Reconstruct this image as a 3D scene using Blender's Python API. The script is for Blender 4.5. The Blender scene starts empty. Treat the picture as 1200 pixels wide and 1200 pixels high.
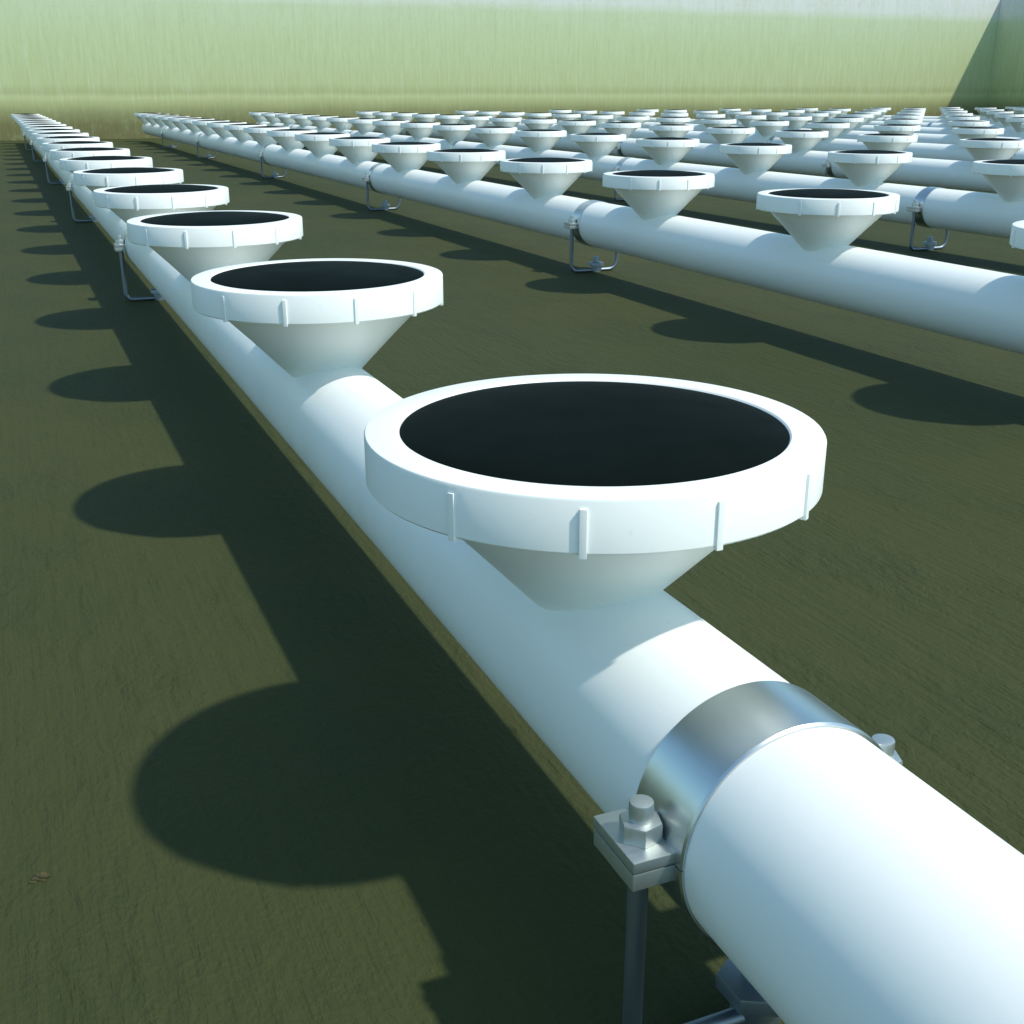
import bpy, bmesh, math, random
from mathutils import Vector, Matrix

# ------------------------------------------------------------------ scene set-up
scene = bpy.context.scene
COL = scene.collection
R = math.radians
S = 0.1                      # one drawing unit (radius of a black disc) in metres
FLOOR = 4.10                 # camera height above the floor, drawing units

# camera (fitted to the photograph)
F_PX, YAW, PITCH, ROLL = 1360.75, 0.40022, 0.34587, -0.0017
cam_d = bpy.data.cameras.new("camera")
cam = bpy.data.objects.new("camera", cam_d)
COL.objects.link(cam)
cy, sy, cp, sp = math.cos(YAW), math.sin(YAW), math.cos(PITCH), math.sin(PITCH)
fwd = Vector((sy * cp, cy * cp, -sp))
r0 = Vector((cy, -sy, 0))
u0 = r0.cross(fwd)
rt = r0 * math.cos(ROLL) + u0 * math.sin(ROLL)
up = u0 * math.cos(ROLL) - r0 * math.sin(ROLL)
M = Matrix(((rt.x, up.x, -fwd.x, 0), (rt.y, up.y, -fwd.y, 0), (rt.z, up.z, -fwd.z, FLOOR * S), (0, 0, 0, 1)))
cam.matrix_world = M
cam_d.sensor_width = 36.0
cam_d.lens = F_PX / 1200.0 * 36.0
cam_d.clip_start = 0.01
cam_d.clip_end = 2000.0
scene.camera = cam

# sun and sky: light travels along SUN_DIR
SUN_DIR = Vector((-0.51, 0.53, -1.0)).normalized()
sun_d = bpy.data.lights.new("sun", 'SUN')
sun_d.energy = 3.05
sun_d.angle = R(1.6)
sun_d.color = (1.0, 0.955, 0.86)
sun = bpy.data.objects.new("sun", sun_d)
COL.objects.link(sun)
sun.rotation_euler = SUN_DIR.to_track_quat('-Z', 'Y').to_euler()
sun.location = (3, -3, 6)
to_sun = -SUN_DIR
world = bpy.data.worlds.new("World")
scene.world = world
world.use_nodes = True
wn = world.node_tree
bg = wn.nodes["Background"]
sky = wn.nodes.new("ShaderNodeTexSky")
sky.sky_type = 'NISHITA'
sky.sun_disc = False
sky.sun_elevation = math.asin(to_sun.z)
sky.sun_rotation = math.atan2(to_sun.x, to_sun.y)
sky.altitude = 100
sky.air_density = 1.0
sky.dust_density = 0.6
sky.ozone_density = 0.6
tint = wn.nodes.new("ShaderNodeMix")                 # the sky of the photograph leans to cyan
tint.data_type = 'RGBA'
tint.blend_type = 'MULTIPLY'
tint.inputs[0].default_value = 1.0
tint.inputs[7].default_value = (0.86, 1.06, 1.0, 1)
wn.links.new(sky.outputs[0], tint.inputs[6])
wn.links.new(tint.outputs[2], bg.inputs[0])
bg.inputs[1].default_value = 0.15
scene.view_settings.view_transform = 'Standard'
scene.view_settings.look = 'None'
scene.view_settings.exposure = 0.30
scene.view_settings.gamma = 1.0
scene.cycles.max_bounces = 8
scene.cycles.diffuse_bounces = 5

# ------------------------------------------------------------------ layout (drawing units)
CUP_STEP = 5.8056
ROW_STEP = 10.3424
X0, Y0 = 2.66237, 5.2143        # first cup of the leftmost row
N_ROWS, N_CUPS = 12, 20
RIM_Z = FLOOR - 1.621           # top of the rings
AXIS_Z = FLOOR - 2.96           # pipe axis
PIPE_R = 0.525
PIPE_DX = 0.035                 # the tube lies a touch right of the funnel axis
WALL_Y = Y0 + 119.2             # inner face of the far wall
WALL_X = X0 + 117.8             # inner face of the right wall
WALL_TOP = FLOOR + 11.45

# ------------------------------------------------------------------ materials
def new_mat(name):
    m = bpy.data.materials.new(name)
    m.use_nodes = True
    nt = m.node_tree
    return m, nt, nt.nodes["Principled BSDF"]

def N(nt, kind, **kw):
    n = nt.nodes.new(kind)
    for k, v in kw.items():
        setattr(n, k, v)
    return n

def noise(nt, vec, scale, detail=4.0, rough=0.55):
    n = N(nt, "ShaderNodeTexNoise")
    n.inputs["Scale"].default_value = scale
    n.inputs["Detail"].default_value = detail
    n.inputs["Roughness"].default_value = rough
    nt.links.new(vec, n.inputs["Vector"])
    return n.outputs["Fac"]

def mapping(nt, vec, scale=(1, 1, 1), loc=(0, 0, 0), rot=(0, 0, 0)):
    n = N(nt, "ShaderNodeMapping")
    n.inputs["Scale"].default_value = scale
    n.inputs["Location"].default_value = loc
    n.inputs["Rotation"].default_value = rot
    nt.links.new(vec, n.inputs["Vector"])
    return n.outputs[0]

def ramp(nt, fac, stops):
    n = N(nt, "ShaderNodeValToRGB")
    el = n.color_ramp.elements
    while len(el) < len(stops):
        el.new(0.5)
    for e, (p, c) in zip(el, stops):
        e.position = p
        e.color = (c[0], c[1], c[2], 1) if not isinstance(c, (int, float)) else (c, c, c, 1)
    nt.links.new(fac, n.inputs[0])
    return n.outputs[0]

def mix(nt, fac, a, b, mode='MIX'):
    n = N(nt, "ShaderNodeMix", data_type='RGBA', blend_type=mode)
    for sock, v in ((n.inputs[0], fac), (n.inputs[6], a), (n.inputs[7], b)):
        if hasattr(v, "is_linked"):
            nt.links.new(v, sock)
        elif isinstance(v, (int, float)):
            sock.default_value = v
        else:
            sock.default_value = (v[0], v[1], v[2], 1)
    return n.outputs[2]

def math_n(nt, op, a, b=0.0):
    n = N(nt, "ShaderNodeMath", operation=op)
    for i, v in enumerate((a, b)):
        if hasattr(v, "is_linked"):
            nt.links.new(v, n.inputs[i])
        else:
            n.inputs[i].default_value = v
    return n.outputs[0]

def bump(nt, bsdf, height, strength, dist, prev=None):
    n = N(nt, "ShaderNodeBump")
    n.inputs["Strength"].default_value = strength
    n.inputs["Distance"].default_value = dist
    nt.links.new(height, n.inputs["Height"])
    if prev is not None:
        nt.links.new(prev, n.inputs["Normal"])
    nt.links.new(n.outputs[0], bsdf.inputs["Normal"])
    return n.outputs[0]

def geo_pos(nt):
    return N(nt, "ShaderNodeNewGeometry").outputs["Position"]

def make_plastic():
    m, nt, b = new_mat("white_plastic")
    pos = geo_pos(nt)
    f = noise(nt, mapping(nt, pos, (1, 1, 1)), 6.0, 5)
    c = ramp(nt, f, [(0.3, (0.875, 0.90, 0.865)), (0.7, (0.895, 0.915, 0.885))])
    f2 = noise(nt, pos, 190.0, 3)
    c = mix(nt, ramp(nt, f2, [(0.66, 0.0), (0.80, 0.25)]), c, (0.62, 0.66, 0.60))
    nt.links.new(c, b.inputs["Base Color"])
    rg = ramp(nt, noise(nt, pos, 25.0, 4), [(0.3, 0.34), (0.7, 0.48)])
    nt.links.new(rg, b.inputs["Roughness"])
    b.inputs["Specular IOR Level"].default_value = 0.35
    bump(nt, b, noise(nt, pos, 60.0, 4), 0.05, 0.002)
    return m

def make_membrane():
    m, nt, b = new_mat("black_rubber")
    pos = geo_pos(nt)
    f = noise(nt, pos, 40.0, 5)
    nt.links.new(ramp(nt, f, [(0.3, (0.0034, 0.0062, 0.0049)), (0.75, (0.0048, 0.0080, 0.0064))]), b.inputs["Base Color"])
    nt.links.new(ramp(nt, noise(nt, pos, 12.0, 4), [(0.3, 0.55), (0.7, 0.68)]), b.inputs["Roughness"])
    b.inputs["Specular IOR Level"].default_value = 0.02
    bump(nt, b, noise(nt, pos, 400.0, 2), 0.08, 0.0006)
    return m

def make_steel(name, col, rough):
    m, nt, b = new_mat(name)
    tc = N(nt, "ShaderNodeTexCoord").outputs["Object"]
    f = noise(nt, mapping(nt, tc, (4, 260, 4)), 3.0, 4)
    nt.links.new(mix(nt, f, [x * 0.94 for x in col], col), b.inputs["Base Color"])
    b.inputs["Metallic"].default_value = 1.0
    nt.links.new(ramp(nt, f, [(0.3, rough * 0.93), (0.7, rough * 1.07)]), b.inputs["Roughness"])
    bump(nt, b, noise(nt, tc, 60.0, 2), 0.015, 0.0005)
    return m

def make_ground():
    m, nt, b = new_mat("olive_floor_coating")
    pos = geo_pos(nt)
    big = noise(nt, pos, 1.1, 6, 0.62)
    mid = noise(nt, mapping(nt, pos, (1.0, 0.5, 1)), 7.0, 6, 0.62)
    warp = N(nt, "ShaderNodeTexNoise")
    warp.inputs["Scale"].default_value = 36.0
    warp.inputs["Detail"].default_value = 6
    warp.inputs["Roughness"].default_value = 0.62
    warp.inputs["Distortion"].default_value = 1.4
    nt.links.new(mapping(nt, pos, (1.7, 0.75, 1), rot=(0, 0, R(9))), warp.inputs["Vector"])
    wrinkle = warp.outputs["Fac"]
    line = noise(nt, mapping(nt, pos, (4.0, 0.22, 1), rot=(0, 0, R(2))), 30.0, 4, 0.6)
    grain = noise(nt, mapping(nt, pos, (1.0, 0.75, 1)), 260.0, 4, 0.6)
    patch = ramp(nt, mid, [(0.42, 0.15), (0.62, 1.0)])
    c = ramp(nt, big, [(0.30, (0.0375, 0.0487, 0.0159)), (0.50, (0.0466, 0.0555, 0.0177)), (0.72, (0.0588, 0.0603, 0.0202))])
    c = mix(nt, math_n(nt, 'MULTIPLY', ramp(nt, mid, [(0.35, 0.0), (0.7, 1.0)]), 0.40), c, (0.0375, 0.0536, 0.0212))
    c = mix(nt, math_n(nt, 'MULTIPLY', ramp(nt, line, [(0.52, 0.0), (0.74, 1.0)]), 0.22), c, (0.0669, 0.0662, 0.0231))
    c = mix(nt, math_n(nt, 'MULTIPLY', ramp(nt, line, [(0.22, 1.0), (0.38, 0.0)]), 0.22), c, (0.0263, 0.0311, 0.0116))
    c = mix(nt, math_n(nt, 'MULTIPLY', ramp(nt, grain, [(0.58, 0.0), (0.80, 1.0)]), 0.30), c, (0.0710, 0.0720, 0.0288))
    nt.links.new(c, b.inputs["Base Color"])
    b.inputs["Roughness"].default_value = 0.78
    b.inputs["Specular IOR Level"].default_value = 0.18
    h = math_n(nt, 'MULTIPLY', math_n(nt, 'MULTIPLY', wrinkle, patch), 0.75)
    h = math_n(nt, 'ADD', h, math_n(nt, 'MULTIPLY', line, 0.36))
    h = math_n(nt, 'ADD', h, math_n(nt, 'MULTIPLY', grain, 0.22))
    bump(nt, b, h, 0.85, 0.008)
    return m

def make_wall():
    m, nt, b = new_mat("stained_wall_coating")
    pos = geo_pos(nt)
    sep = N(nt, "ShaderNodeSeparateXYZ")
    nt.links.new(pos, sep.inputs[0])
    streak = noise(nt, mapping(nt, pos, (1, 1, 0.12)), 9.0, 5, 0.6)
    fine = noise(nt, mapping(nt, pos, (1, 1, 0.09)), 34.0, 4, 0.6)
    wob = noise(nt, mapping(nt, pos, (1, 1, 0.5)), 2.2, 5, 0.6)
    zz = math_n(nt, 'ADD', sep.outputs[2], math_n(nt, 'MULTIPLY', math_n(nt, 'SUBTRACT', wob, 0.5), 0.05))
    zz = math_n(nt, 'ADD', zz, math_n(nt, 'MULTIPLY', math_n(nt, 'SUBTRACT', streak, 0.5), 0.008))
    t = math_n(nt, 'DIVIDE', zz, WALL_TOP * S)
    T = lambda z: (FLOOR + z) / WALL_TOP
    c = ramp(nt, t, [
        (0.0, (0.158, 0.150, 0.062)),
        (T(-2.7), (0.176, 0.168, 0.070)),
        (T(-1.6), (0.275, 0.285, 0.130)),
        (T(-0.8), (0.418, 0.445, 0.206)),
        (T(-0.25), (0.491, 0.535, 0.269)),
        (T(0.15), (0.433, 0.474, 0.231)),
        (T(1.0), (0.496, 0.550, 0.284)),
        (T(4.5), (0.522, 0.599, 0.336)),
        (T(8.3), (0.570, 0.645, 0.423)),
        (T(9.3), (0.711, 0.729, 0.673)),
        (1.0, (0.732, 0.729, 0.720))])
    above = ramp(nt, t, [(T(-1.6), 0.25), (T(-0.3), 1.0)])       # the soaked foot of the wall hides the runs
    c = mix(nt, math_n(nt, 'MULTIPLY', ramp(nt, streak, [(0.42, 0.0), (0.72, 1.0)]), math_n(nt, 'MULTIPLY', above, 0.22)), c, (0.43, 0.48, 0.24))
    c = mix(nt, math_n(nt, 'MULTIPLY', ramp(nt, fine, [(0.48, 0.0), (0.70, 1.0)]), math_n(nt, 'MULTIPLY', above, 0.30)), c, (0.62, 0.70, 0.52))
    low = ramp(nt, t, [(T(-1.0), 0.3), (T(0.5), 1.0), (T(8.5), 0.55)])
    c = mix(nt, math_n(nt, 'MULTIPLY', ramp(nt, fine, [(0.26, 1.0), (0.46, 0.0)]), math_n(nt, 'MULTIPLY', low, 0.34)), c, (0.36, 0.38, 0.19))
    speck = noise(nt, mapping(nt, pos, (1, 1, 0.7)), 24.0, 6, 0.7)
    c = mix(nt, math_n(nt, 'MULTIPLY', ramp(nt, speck, [(0.52, 0.0), (0.72, 1.0)]), 0.28), c, (0.40, 0.47, 0.27))
    nt.links.new(c, b.inputs["Base Color"])
    b.inputs["Roughness"].default_value = 0.75
    b.inputs["Specular IOR Level"].default_value = 0.2
    bump(nt, b, fine, 0.25, 0.004)
    return m

PLASTIC, RUBBER = make_plastic(), make_membrane()
STEEL = make_steel("polished_steel", (0.62, 0.665, 0.675), 0.31)
ZINC = make_steel("dull_zinc_steel", (0.28, 0.34, 0.39), 0.50)
ROD_STEEL = make_steel("dark_rod_steel", (0.25, 0.30, 0.36), 0.5)
GALV = make_steel("galvanised_plate", (0.56, 0.61, 0.60), 0.50)
GROUND, WALL = make_ground(), make_wall()

# ------------------------------------------------------------------ helpers
def obj(name, bm, mat, parent=None, smooth=38):
    bmesh.ops.recalc_face_normals(bm, faces=bm.faces[:])
    me = bpy.data.meshes.new(name)
    bm.to_mesh(me)
    bm.free()
    me.materials.append(mat)
    if smooth:
        for p in me.polygons:
            p.use_smooth = True
        me.set_sharp_from_angle(angle=R(smooth))
    o = bpy.data.objects.new(name, me)
    COL.objects.link(o)
    if parent:
        o.parent = parent
    return o

def empty(name, loc, label, cat, group=None):
    o = bpy.data.objects.new(name, None)
    COL.objects.link(o)
    o.location = loc
    o.empty_display_size = 0.05
    o["label"] = label
    o["category"] = cat
    if group:
        o["group"] = group
    return o

def lathe(bm, prof, seg=96, closed=True):
    """prof: list of (r, z) in drawing units, spun about Z; closed profile joins last to first."""
    rings = []
    for r, z in prof:
        if r < 1e-6:
            rings.append([bm.verts.new((0, 0, z * S))])
        else:
            rings.append([bm.verts.new((r * S * math.cos(2 * math.pi * k / seg), r * S * math.sin(2 * math.pi * k / seg), z * S)) for k in range(seg)])
    pairs = list(zip(rings[:-1], rings[1:]))
    if closed:
        pairs.append((rings[-1], rings[0]))
    for a, b in pairs:
        for k in range(seg):
            j = (k + 1) % seg
            if len(a) == 1 and len(b) == 1:
                continue
            if len(a) == 1:
                bm.faces.new((a[0], b[k], b[j]))
            elif len(b) == 1:
                bm.faces.new((a[k], a[j], b[0]))
            else:
                bm.faces.new((a[k], a[j], b[j], b[k]))

def box(bm, lo, hi, bev=0.0, rot=None, at=None):
    x0, y0, z0 = [v * S for v in lo]
    x1, y1, z1 = [v * S for v in hi]
    v = [bm.verts.new(p) for p in ((x0, y0, z0), (x1, y0, z0), (x1, y1, z0), (x0, y1, z0), (x0, y0, z1), (x1, y0, z1), (x1, y1, z1), (x0, y1, z1))]
    fs = [bm.faces.new([v[i] for i in q]) for q in ((3, 2, 1, 0), (4, 5, 6, 7), (0, 1, 5, 4), (1, 2, 6, 5), (2, 3, 7, 6), (3, 0, 4, 7))]
    if bev:
        es = list({e for f in fs for e in f.edges})
        r = bmesh.ops.bevel(bm, geom=es, offset=bev * S, segments=2, profile=0.7, affect='EDGES')
        v = list({w for f in r['faces'] for w in f.verts} | {w for w in v if w.is_valid})
    if rot is not None:
        bmesh.ops.transform(bm, matrix=rot, verts=[w for w in v if w.is_valid])
    return v

def prism(bm, pts, z0, z1, bev=0.0):
    """vertical prism over a polygon (drawing units)."""
    a = [bm.verts.new((x * S, y * S, z0 * S)) for x, y in pts]
    b = [bm.verts.new((x * S, y * S, z1 * S)) for x, y in pts]
    n = len(pts)
    top = bm.faces.new(b)
    bm.faces.new(a[::-1])
    for k in range(n):
        j = (k + 1) % n
        bm.faces.new((a[k], a[j], b[j], b[k]))
    if bev:
        bmesh.ops.bevel(bm, geom=list(top.edges), offset=bev * S, segments=2, profile=0.6, affect='EDGES')

def hexa(cx, cy, r, ph=0.0, n=6):
    return [(cx + r * math.cos(ph + 2 * math.pi * k / n), cy + r * math.sin(ph + 2 * math.pi * k / n)) for k in range(n)]

def tube(bm, path, rad, seg=20):
    """round bar swept along a path of points (drawing units)."""
    P = [Vector(p) * S for p in path]
    ref = Vector((0, 1, 0))
    rings = []
    for i, p in enumerate(P):
        t = (P[min(i + 1, len(P) - 1)] - P[max(i - 1, 0)]).normalized()
        a = ref
        c = t.cross(a).normalized()
        rings.append([bm.verts.new(p + (a * math.cos(q) + c * math.sin(q)) * rad * S) for q in [2 * math.pi * k / seg for k in range(seg)]])
    for A, B in zip(rings[:-1], rings[1:]):
        for k in range(seg):
            j = (k + 1) % seg
            bm.faces.new((A[k], A[j], B[j], B[k]))
    bm.faces.new(rings[0][::-1])
    bm.faces.new(rings[-1])

# ------------------------------------------------------------------ setting
g = bmesh.new()
HALF = 150.0
vs = [g.verts.new((x, y, 0)) for x, y in ((-HALF, -HALF), (HALF, -HALF), (HALF, HALF), (-HALF, HALF))]
g.faces.new(vs)
ground = obj("ground", g, GROUND, smooth=0)
ground["kind"] = "structure"
ground["label"] = "dull olive floor with fine trowel streaks under the white pipes"

TH = 2.2                                     # wall thickness

def seam_wall(name, a, b, into, label):
    """upright wall panel from a to b (drawing units, inner face line); 'into' points out of the tank."""
    e = empty(name, (a[0] * S, a[1] * S, 0), label, "wall")
    d = Vector((b[0] - a[0], b[1] - a[1], 0))
    n = Vector((into[0], into[1], 0))
    bm = bmesh.new()
    # profile through the wall: shallow pour seam at camera height, rounded top
    sz = FLOOR
    prof = [(0, -0.6), (0, sz - 0.6), (0.012, sz - 0.1), (0.012, sz + 0.1), (0, sz + 0.6), (0, WALL_TOP - 0.12), (0.12, WALL_TOP), (TH - 0.12, WALL_TOP), (TH, WALL_TOP - 0.12), (TH, -0.6)]
    A = [bm.verts.new((n * q + Vector((0, 0, z))) * S) for q, z in prof]
    B = [bm.verts.new((d + n * q + Vector((0, 0, z))) * S) for q, z in prof]
    for k in range(len(prof)):
        j = (k + 1) % len(prof)
        bm.faces.new((A[k], A[j], B[j], B[k]))
    bm.faces.new(A)
    bm.faces.new(B[::-1])
    obj("wall_panel", bm, WALL, e, smooth=0)
    return e

seam_wall("tank_wall", (X0 - 150, WALL_Y), (WALL_X - 0.02, WALL_Y), (0, 1),
          "long sunlit green stained wall closing the far end of the pipe rows")
seam_wall("tank_wall", (WALL_X, WALL_Y + TH), (WALL_X, Y0 - 60), (1, 0),
          "shaded olive side wall at the right edge, meeting the far wall in a corner")

# ------------------------------------------------------------------ air pipes with funnel diffusers
AX = AXIS_Z
def build_tube():
    bm = bmesh.new()
    y0, y1 = -9.0, CUP_STEP * (N_CUPS - 1) + 1.25
    seg = 112
    stations = [(y0, 0.0), (y0, PIPE_R - .05), (y0 + .05, PIPE_R)] + [(y0 + (y1 - y0) * k / 24.0, PIPE_R) for k in range(1, 24)] + [(y1 - .12, PIPE_R), (y1 - .03, PIPE_R - .09), (y1, PIPE_R - .20), (y1, 0.0)]
    rings = []
    for y, r in stations:
        if r == 0:
            rings.append([bm.verts.new((0, y * S, AX * S))])
        else:
            rings.append([bm.verts.new((r * S * math.cos(2 * math.pi * k / seg), y * S, (AX + r * math.sin(2 * math.pi * k / seg)) * S)) for k in range(seg)])
    for a, b in zip(rings[:-1], rings[1:]):
        for k in range(seg):
            j = (k + 1) % seg
            if len(a) == 1:
                bm.faces.new((a[0], b[k], b[j]))
            elif len(b) == 1:
                bm.faces.new((a[k], a[j], b[0]))
            else:
                bm.faces.new((a[k], a[j], b[j], b[k]))
    return bm

RING_B = RIM_Z - 0.262                        # underside of the screw ring
def build_funnel():
    bm = bmesh.new()
    apex = FLOOR - 2.92
    rr = lambda z: (z - apex) / 1.05
    zt = RING_B + 0.06
    # outer cone skin down into the pipe, then back up the inside
    prof = [(rr(zt), zt), (1.0, RING_B), (0.70, apex + 0.70 * 1.05), (0.45, apex + 0.45 * 1.05), (0.30, apex + 0.30 * 1.05), (0.27, apex + 0.22), (0.0, apex + 0.22), (0.0, zt)]
    lathe(bm, prof, 112, closed=False)
    return bm

def build_ring():
    bm = bmesh.new()
    ro, ri = 1.183, 1.0
    prof = [(ri, RIM_Z - 0.05), (ri + 0.003, RIM_Z - 0.010), (ri + 0.012, RIM_Z - 0.001), (ro - 0.016, RIM_Z), (ro - 0.006, RIM_Z - 0.004), (ro, RIM_Z - 0.014),
            (ro, RING_B + 0.012), (ro - 0.012, RING_B), (1.02, RING_B), (ri, RING_B + 0.03)]
    lathe(bm, prof, 144)
    # grip ribs
    for k in range(11):                       # the ring has one plain gap between its grip ribs
        a = R(-148.5 + 30 * k)
        m = Matrix.Rotation(a, 4, 'Z')
        box(bm, (ro - 0.02, -0.017, RING_B - 0.012), (ro + 0.013, 0.017, RIM_Z - 0.045), bev=0.005, rot=m)
    return bm

def build_membrane():
    bm = bmesh.new()
    prof = [(0.0, RIM_Z + 0.060), (0.25, RIM_Z + 0.056), (0.5, RIM_Z + 0.045), (0.72, RIM_Z + 0.029), (0.90, RIM_Z + 0.010), (0.985, RIM_Z - 0.004), (0.999, RIM_Z - 0.010), (0.999, RIM_Z - 0.10), (0.0, RIM_Z - 0.10)]
    lathe(bm, prof, 112, closed=False)
    return bm

ORD = ["leftmost", "second", "third", "fourth", "fifth", "sixth", "seventh", "eighth", "ninth", "tenth", "eleventh", "twelfth"]
def row_phrase(r):
    return "leftmost white pipe" if r == 0 else "%s white pipe from the left" % ORD[r]
PIPE_LABELS = [
    "leftmost white pipe, carrying the big funnel with a black disc nearest the camera",
    "second white pipe from the left, running in from the right edge behind the nearest funnel",
    "third white pipe from the left, close behind the second with a row of black discs"]

def make_pipe():
    e = empty("air_pipe", (X0 * S, Y0 * S, 0), PIPE_LABELS[0], "pipe", "white pipes with rows of funnels")
    obj("pipe_tube", build_tube(), PLASTIC, e).location.x = PIPE_DX * S
    fn = obj("funnel", build_funnel(), PLASTIC, e)
    obj("screw_ring", build_ring(), PLASTIC, fn, smooth=32)
    obj("rubber_disc", build_membrane(), RUBBER, fn)
    return e, fn

def copy_tree(o, parent=None):
    c = o.copy()
    COL.objects.link(c)
    if parent is not None:
        c.parent = parent
    for ch in list(o.children):
        copy_tree(ch, c)
    return c

pipe0, funnel0 = make_pipe()
rnd = random.Random(4)
for k in range(1, N_CUPS):
    f = copy_tree(funnel0, pipe0)
    f.location = (0, k * CUP_STEP * S, 0)
for r in range(1, N_ROWS):
    p = copy_tree(pipe0)
    p.location = ((X0 + r * ROW_STEP) * S, Y0 * S, 0)
    if r < len(PIPE_LABELS):
        p["label"] = PIPE_LABELS[r]
    elif r < N_ROWS - 1:
        p["label"] = "%s white pipe from the left with funnels, counted along the far wall" % ORD[r]
    else:
        p["label"] = "rightmost white pipe with funnels, in the far right corner beside the side wall"

# ------------------------------------------------------------------ pipe brackets
BW = 0.205                    # half width of the clamp band along the pipe
RX = 0.618                    # rods left and right of the pipe axis
ROD = 0.044
def half_band(bm, a0, a1, ri, ro, n=40):
    prev = None
    sec = []
    for k in range(n + 1):
        a = a0 + (a1 - a0) * k / n
        c, s_ = math.cos(a), math.sin(a)
        sec.append([bm.verts.new((r * c * S, y * S, (AX + r * s_) * S)) for r, y in ((ri, -BW), (ro - .008, -BW), (ro, -BW + .010), (ro, BW - .010), (ro - .008, BW), (ri, BW))])
    for A, B in zip(sec[:-1], sec[1:]):
        for i in range(6):
            j = (i + 1) % 6
            bm.faces.new((A[i], A[j], B[j], B[i]))
    bm.faces.new(sec[0])
    bm.faces.new(sec[-1][::-1])

def make_bracket():
    e = empty("pipe_bracket", (0, 0, 0), "", "pipe bracket", "steel brackets holding the white pipes")
    ri, ro = PIPE_R + 0.002, PIPE_R + 0.019
    th = math.asin(0.006 / ro)
    ears = []
    up_ = bmesh.new()
    half_band(up_, th, math.pi - th, ri, ro)
    for s_ in (-1, 1):
        lo, hi = (ro - 0.012, 0.735)
        if s_ < 0: lo, hi = -hi, -lo
        eb = bmesh.new()
        box(eb, (lo, -BW + .045, AX + 0.006), (hi, BW - .002, AX + 0.058), bev=0.008)
        ears.append(eb)
    u = obj("clamp_band", up_, STEEL, e)
    for eb in ears:
        obj("ear_plate", eb, GALV, u)
    dn = bmesh.new()
    low_ears = []
    half_band(dn, math.pi + th, 2 * math.pi - th, ri, ro)
    for s_ in (-1, 1):
        lo, hi = (ro - 0.012, 0.735)
        if s_ < 0: lo, hi = -hi, -lo
        eb = bmesh.new()
        box(eb, (lo, -BW + .046, AX - 0.078), (hi, BW - .010, AX + 0.001), bev=0.008)
        low_ears.append(eb)
    d_ = obj("clamp_band", dn, STEEL, e)
    for eb in low_ears:
        obj("ear_plate", eb, GALV, d_)
    # bent rod: up through the ears, down to the floor and across under the pipe
    rb = bmesh.new()
    zb, rl, rr = ROD + 0.001, 0.13, 0.24
    top = AX + 0.058 + 0.150
    path = [(-RX, 0, top), (-RX, 0, AX)]
    for k in range(0, 11):
        a = math.pi + (math.pi / 2) * k / 10
        path.append((-RX + rl + rl * math.cos(a), 0, zb + rl + rl * math.sin(a)))
    for k in range(0, 13):
        a = -math.pi / 2 + (math.pi / 2) * k / 12
        path.append((RX - rr + rr * math.cos(a), 0, zb + rr + rr * math.sin(a)))
    path += [(RX, 0, AX), (RX, 0, top)]
    tube(rb, path, ROD)
    obj("bent_rod", rb, ROD_STEEL, e)
    # nuts and stud ends on both ears
    for s_ in (-1, 1):
        nb = bmesh.new()
        z = AX + 0.058
        prism(nb, hexa(s_ * RX, 0, 0.094, 0.2 + s_), z + 0.001, z + 0.085, bev=0.012)
        nut = obj("nut", nb, GALV, e)
        cb = bmesh.new()
        prism(cb, hexa(s_ * RX, 0, 0.052, 0, 28), z + 0.085, z + 0.170, bev=0.010)
        obj("stud_end", cb, GALV, nut)
    # floor anchor: saddle over the rod, big hexagonal washer nut, stud
    sb = bmesh.new()
    prism(sb, hexa(0.06, 0.02, 0.120, 0, 28), 0.0, 0.150)
    obj("anchor_saddle", sb, ZINC, e)
    ab = bmesh.new()
    prism(ab, hexa(0.06, 0.02, 0.195, 0.55), 0.145, 0.225, bev=0.014)
    an = obj("anchor_nut", ab, ZINC, e)
    st = bmesh.new()
    prism(st, hexa(0.06, 0.02, 0.075, 0, 28), 0.225, 0.365, bev=0.012)
    obj("stud_end", st, ZINC, an)
    return e

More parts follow.
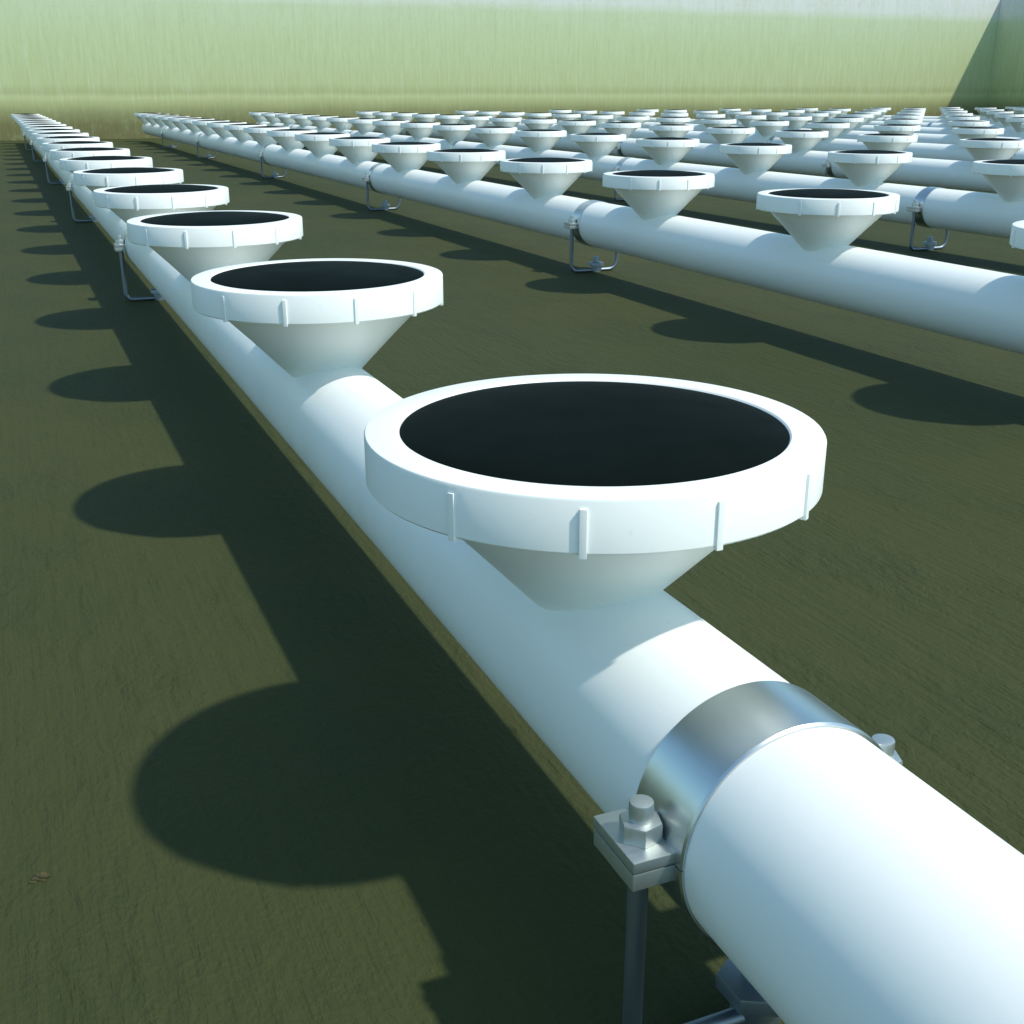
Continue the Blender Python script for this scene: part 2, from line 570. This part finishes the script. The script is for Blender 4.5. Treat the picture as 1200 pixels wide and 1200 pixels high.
BR_POS = [-0.286, 3.52, 6.52, 9.85, 13.5, 16.65]       # in cup steps from the first cup
NTH = ["nearest", "second nearest", "third nearest", "fourth nearest", "fifth nearest", "farthest"]
first = make_bracket()
used = False
for r in range(N_ROWS):
    for k, t in enumerate(BR_POS):
        if t < 0 and r > 0:
            continue
        # skip what the picture never reaches (outside the right edge)
        x, y = X0 + r * ROW_STEP, Y0 + t * CUP_STEP
        dpt = Vector((x, y, 0.0)) - Vector((0, 0, FLOOR))
        uu = 600 + F_PX * dpt.dot(rt) / dpt.dot(fwd)
        if uu > 1215:
            continue
        b = first if not used else copy_tree(first)
        used = True
        b.location = ((x + PIPE_DX) * S, y * S, 0)
        if r == 0:
            lab = "steel U rod bracket holding the leftmost white pipe, %s to the camera" % NTH[k] if k < 5 else "steel U rod bracket holding the leftmost white pipe, farthest away near the far wall"
            if k == 0:
                lab = "large polished steel clamp around the leftmost pipe in the foreground, bolted beside it"
        else:
            lab = "steel U rod bracket under the %s, BR" % row_phrase(r)
        b["label"] = lab
        b["row"] = r
# second pass: count brackets along each row so each label points to one
rows = {}
for o in COL.objects:
    if o.name.startswith("pipe_bracket") and "row" in o:
        rows.setdefault(o["row"], []).append(o)
for r, lst in rows.items():
    lst.sort(key=lambda o: o.location.y)
    for k, o in enumerate(lst):
        if r > 0:
            if len(lst) == 1:
                w = "the only one seen"
            elif k == len(lst) - 1:
                w = "farthest away"
            elif k == 0:
                w = "nearest in view"
            else:
                w = "%s nearest" % ORD[k]
            o["label"] = "steel bracket under the %s, %s" % (row_phrase(r), w)
        del o["row"]

# ------------------------------------------------------------------ small dirt clod on the floor
cl = bmesh.new()
bmesh.ops.create_icosphere(cl, subdivisions=3, radius=1.0)
for v in cl.verts:
    q = v.co
    k = 0.75 + 0.3 * math.sin(5 * q.x + 2) * math.sin(4 * q.y + 1) + 0.15 * math.sin(9 * q.z + 7 * q.x)
    v.co = Vector((q.x * 0.060 * k, q.y * 0.036 * k, max(q.z, -0.3) * 0.030 * k + 0.006)) * S
clod_m, nt_, b_ = new_mat("brown_dirt")
nt_.links.new(ramp(nt_, noise(nt_, geo_pos(nt_), 300, 4), [(0.3, (0.036, 0.036, 0.012)), (0.7, (0.062, 0.056, 0.018))]), b_.inputs["Base Color"])
b_.inputs["Roughness"].default_value = 0.9
clod = obj("dirt_clod", cl, clod_m)
clod.location = (0.0, 0.0, 0)
# photo point (46,1030) on the floor
d = fwd + rt * ((46 - 600) / F_PX) - up * ((1030 - 600) / F_PX)
d *= -FLOOR / d.z
clod.location = (d.x * S, d.y * S, 0)
clod["label"] = "tiny brown dirt clod on the olive floor near the lower left corner"
clod["category"] = "dirt clod"
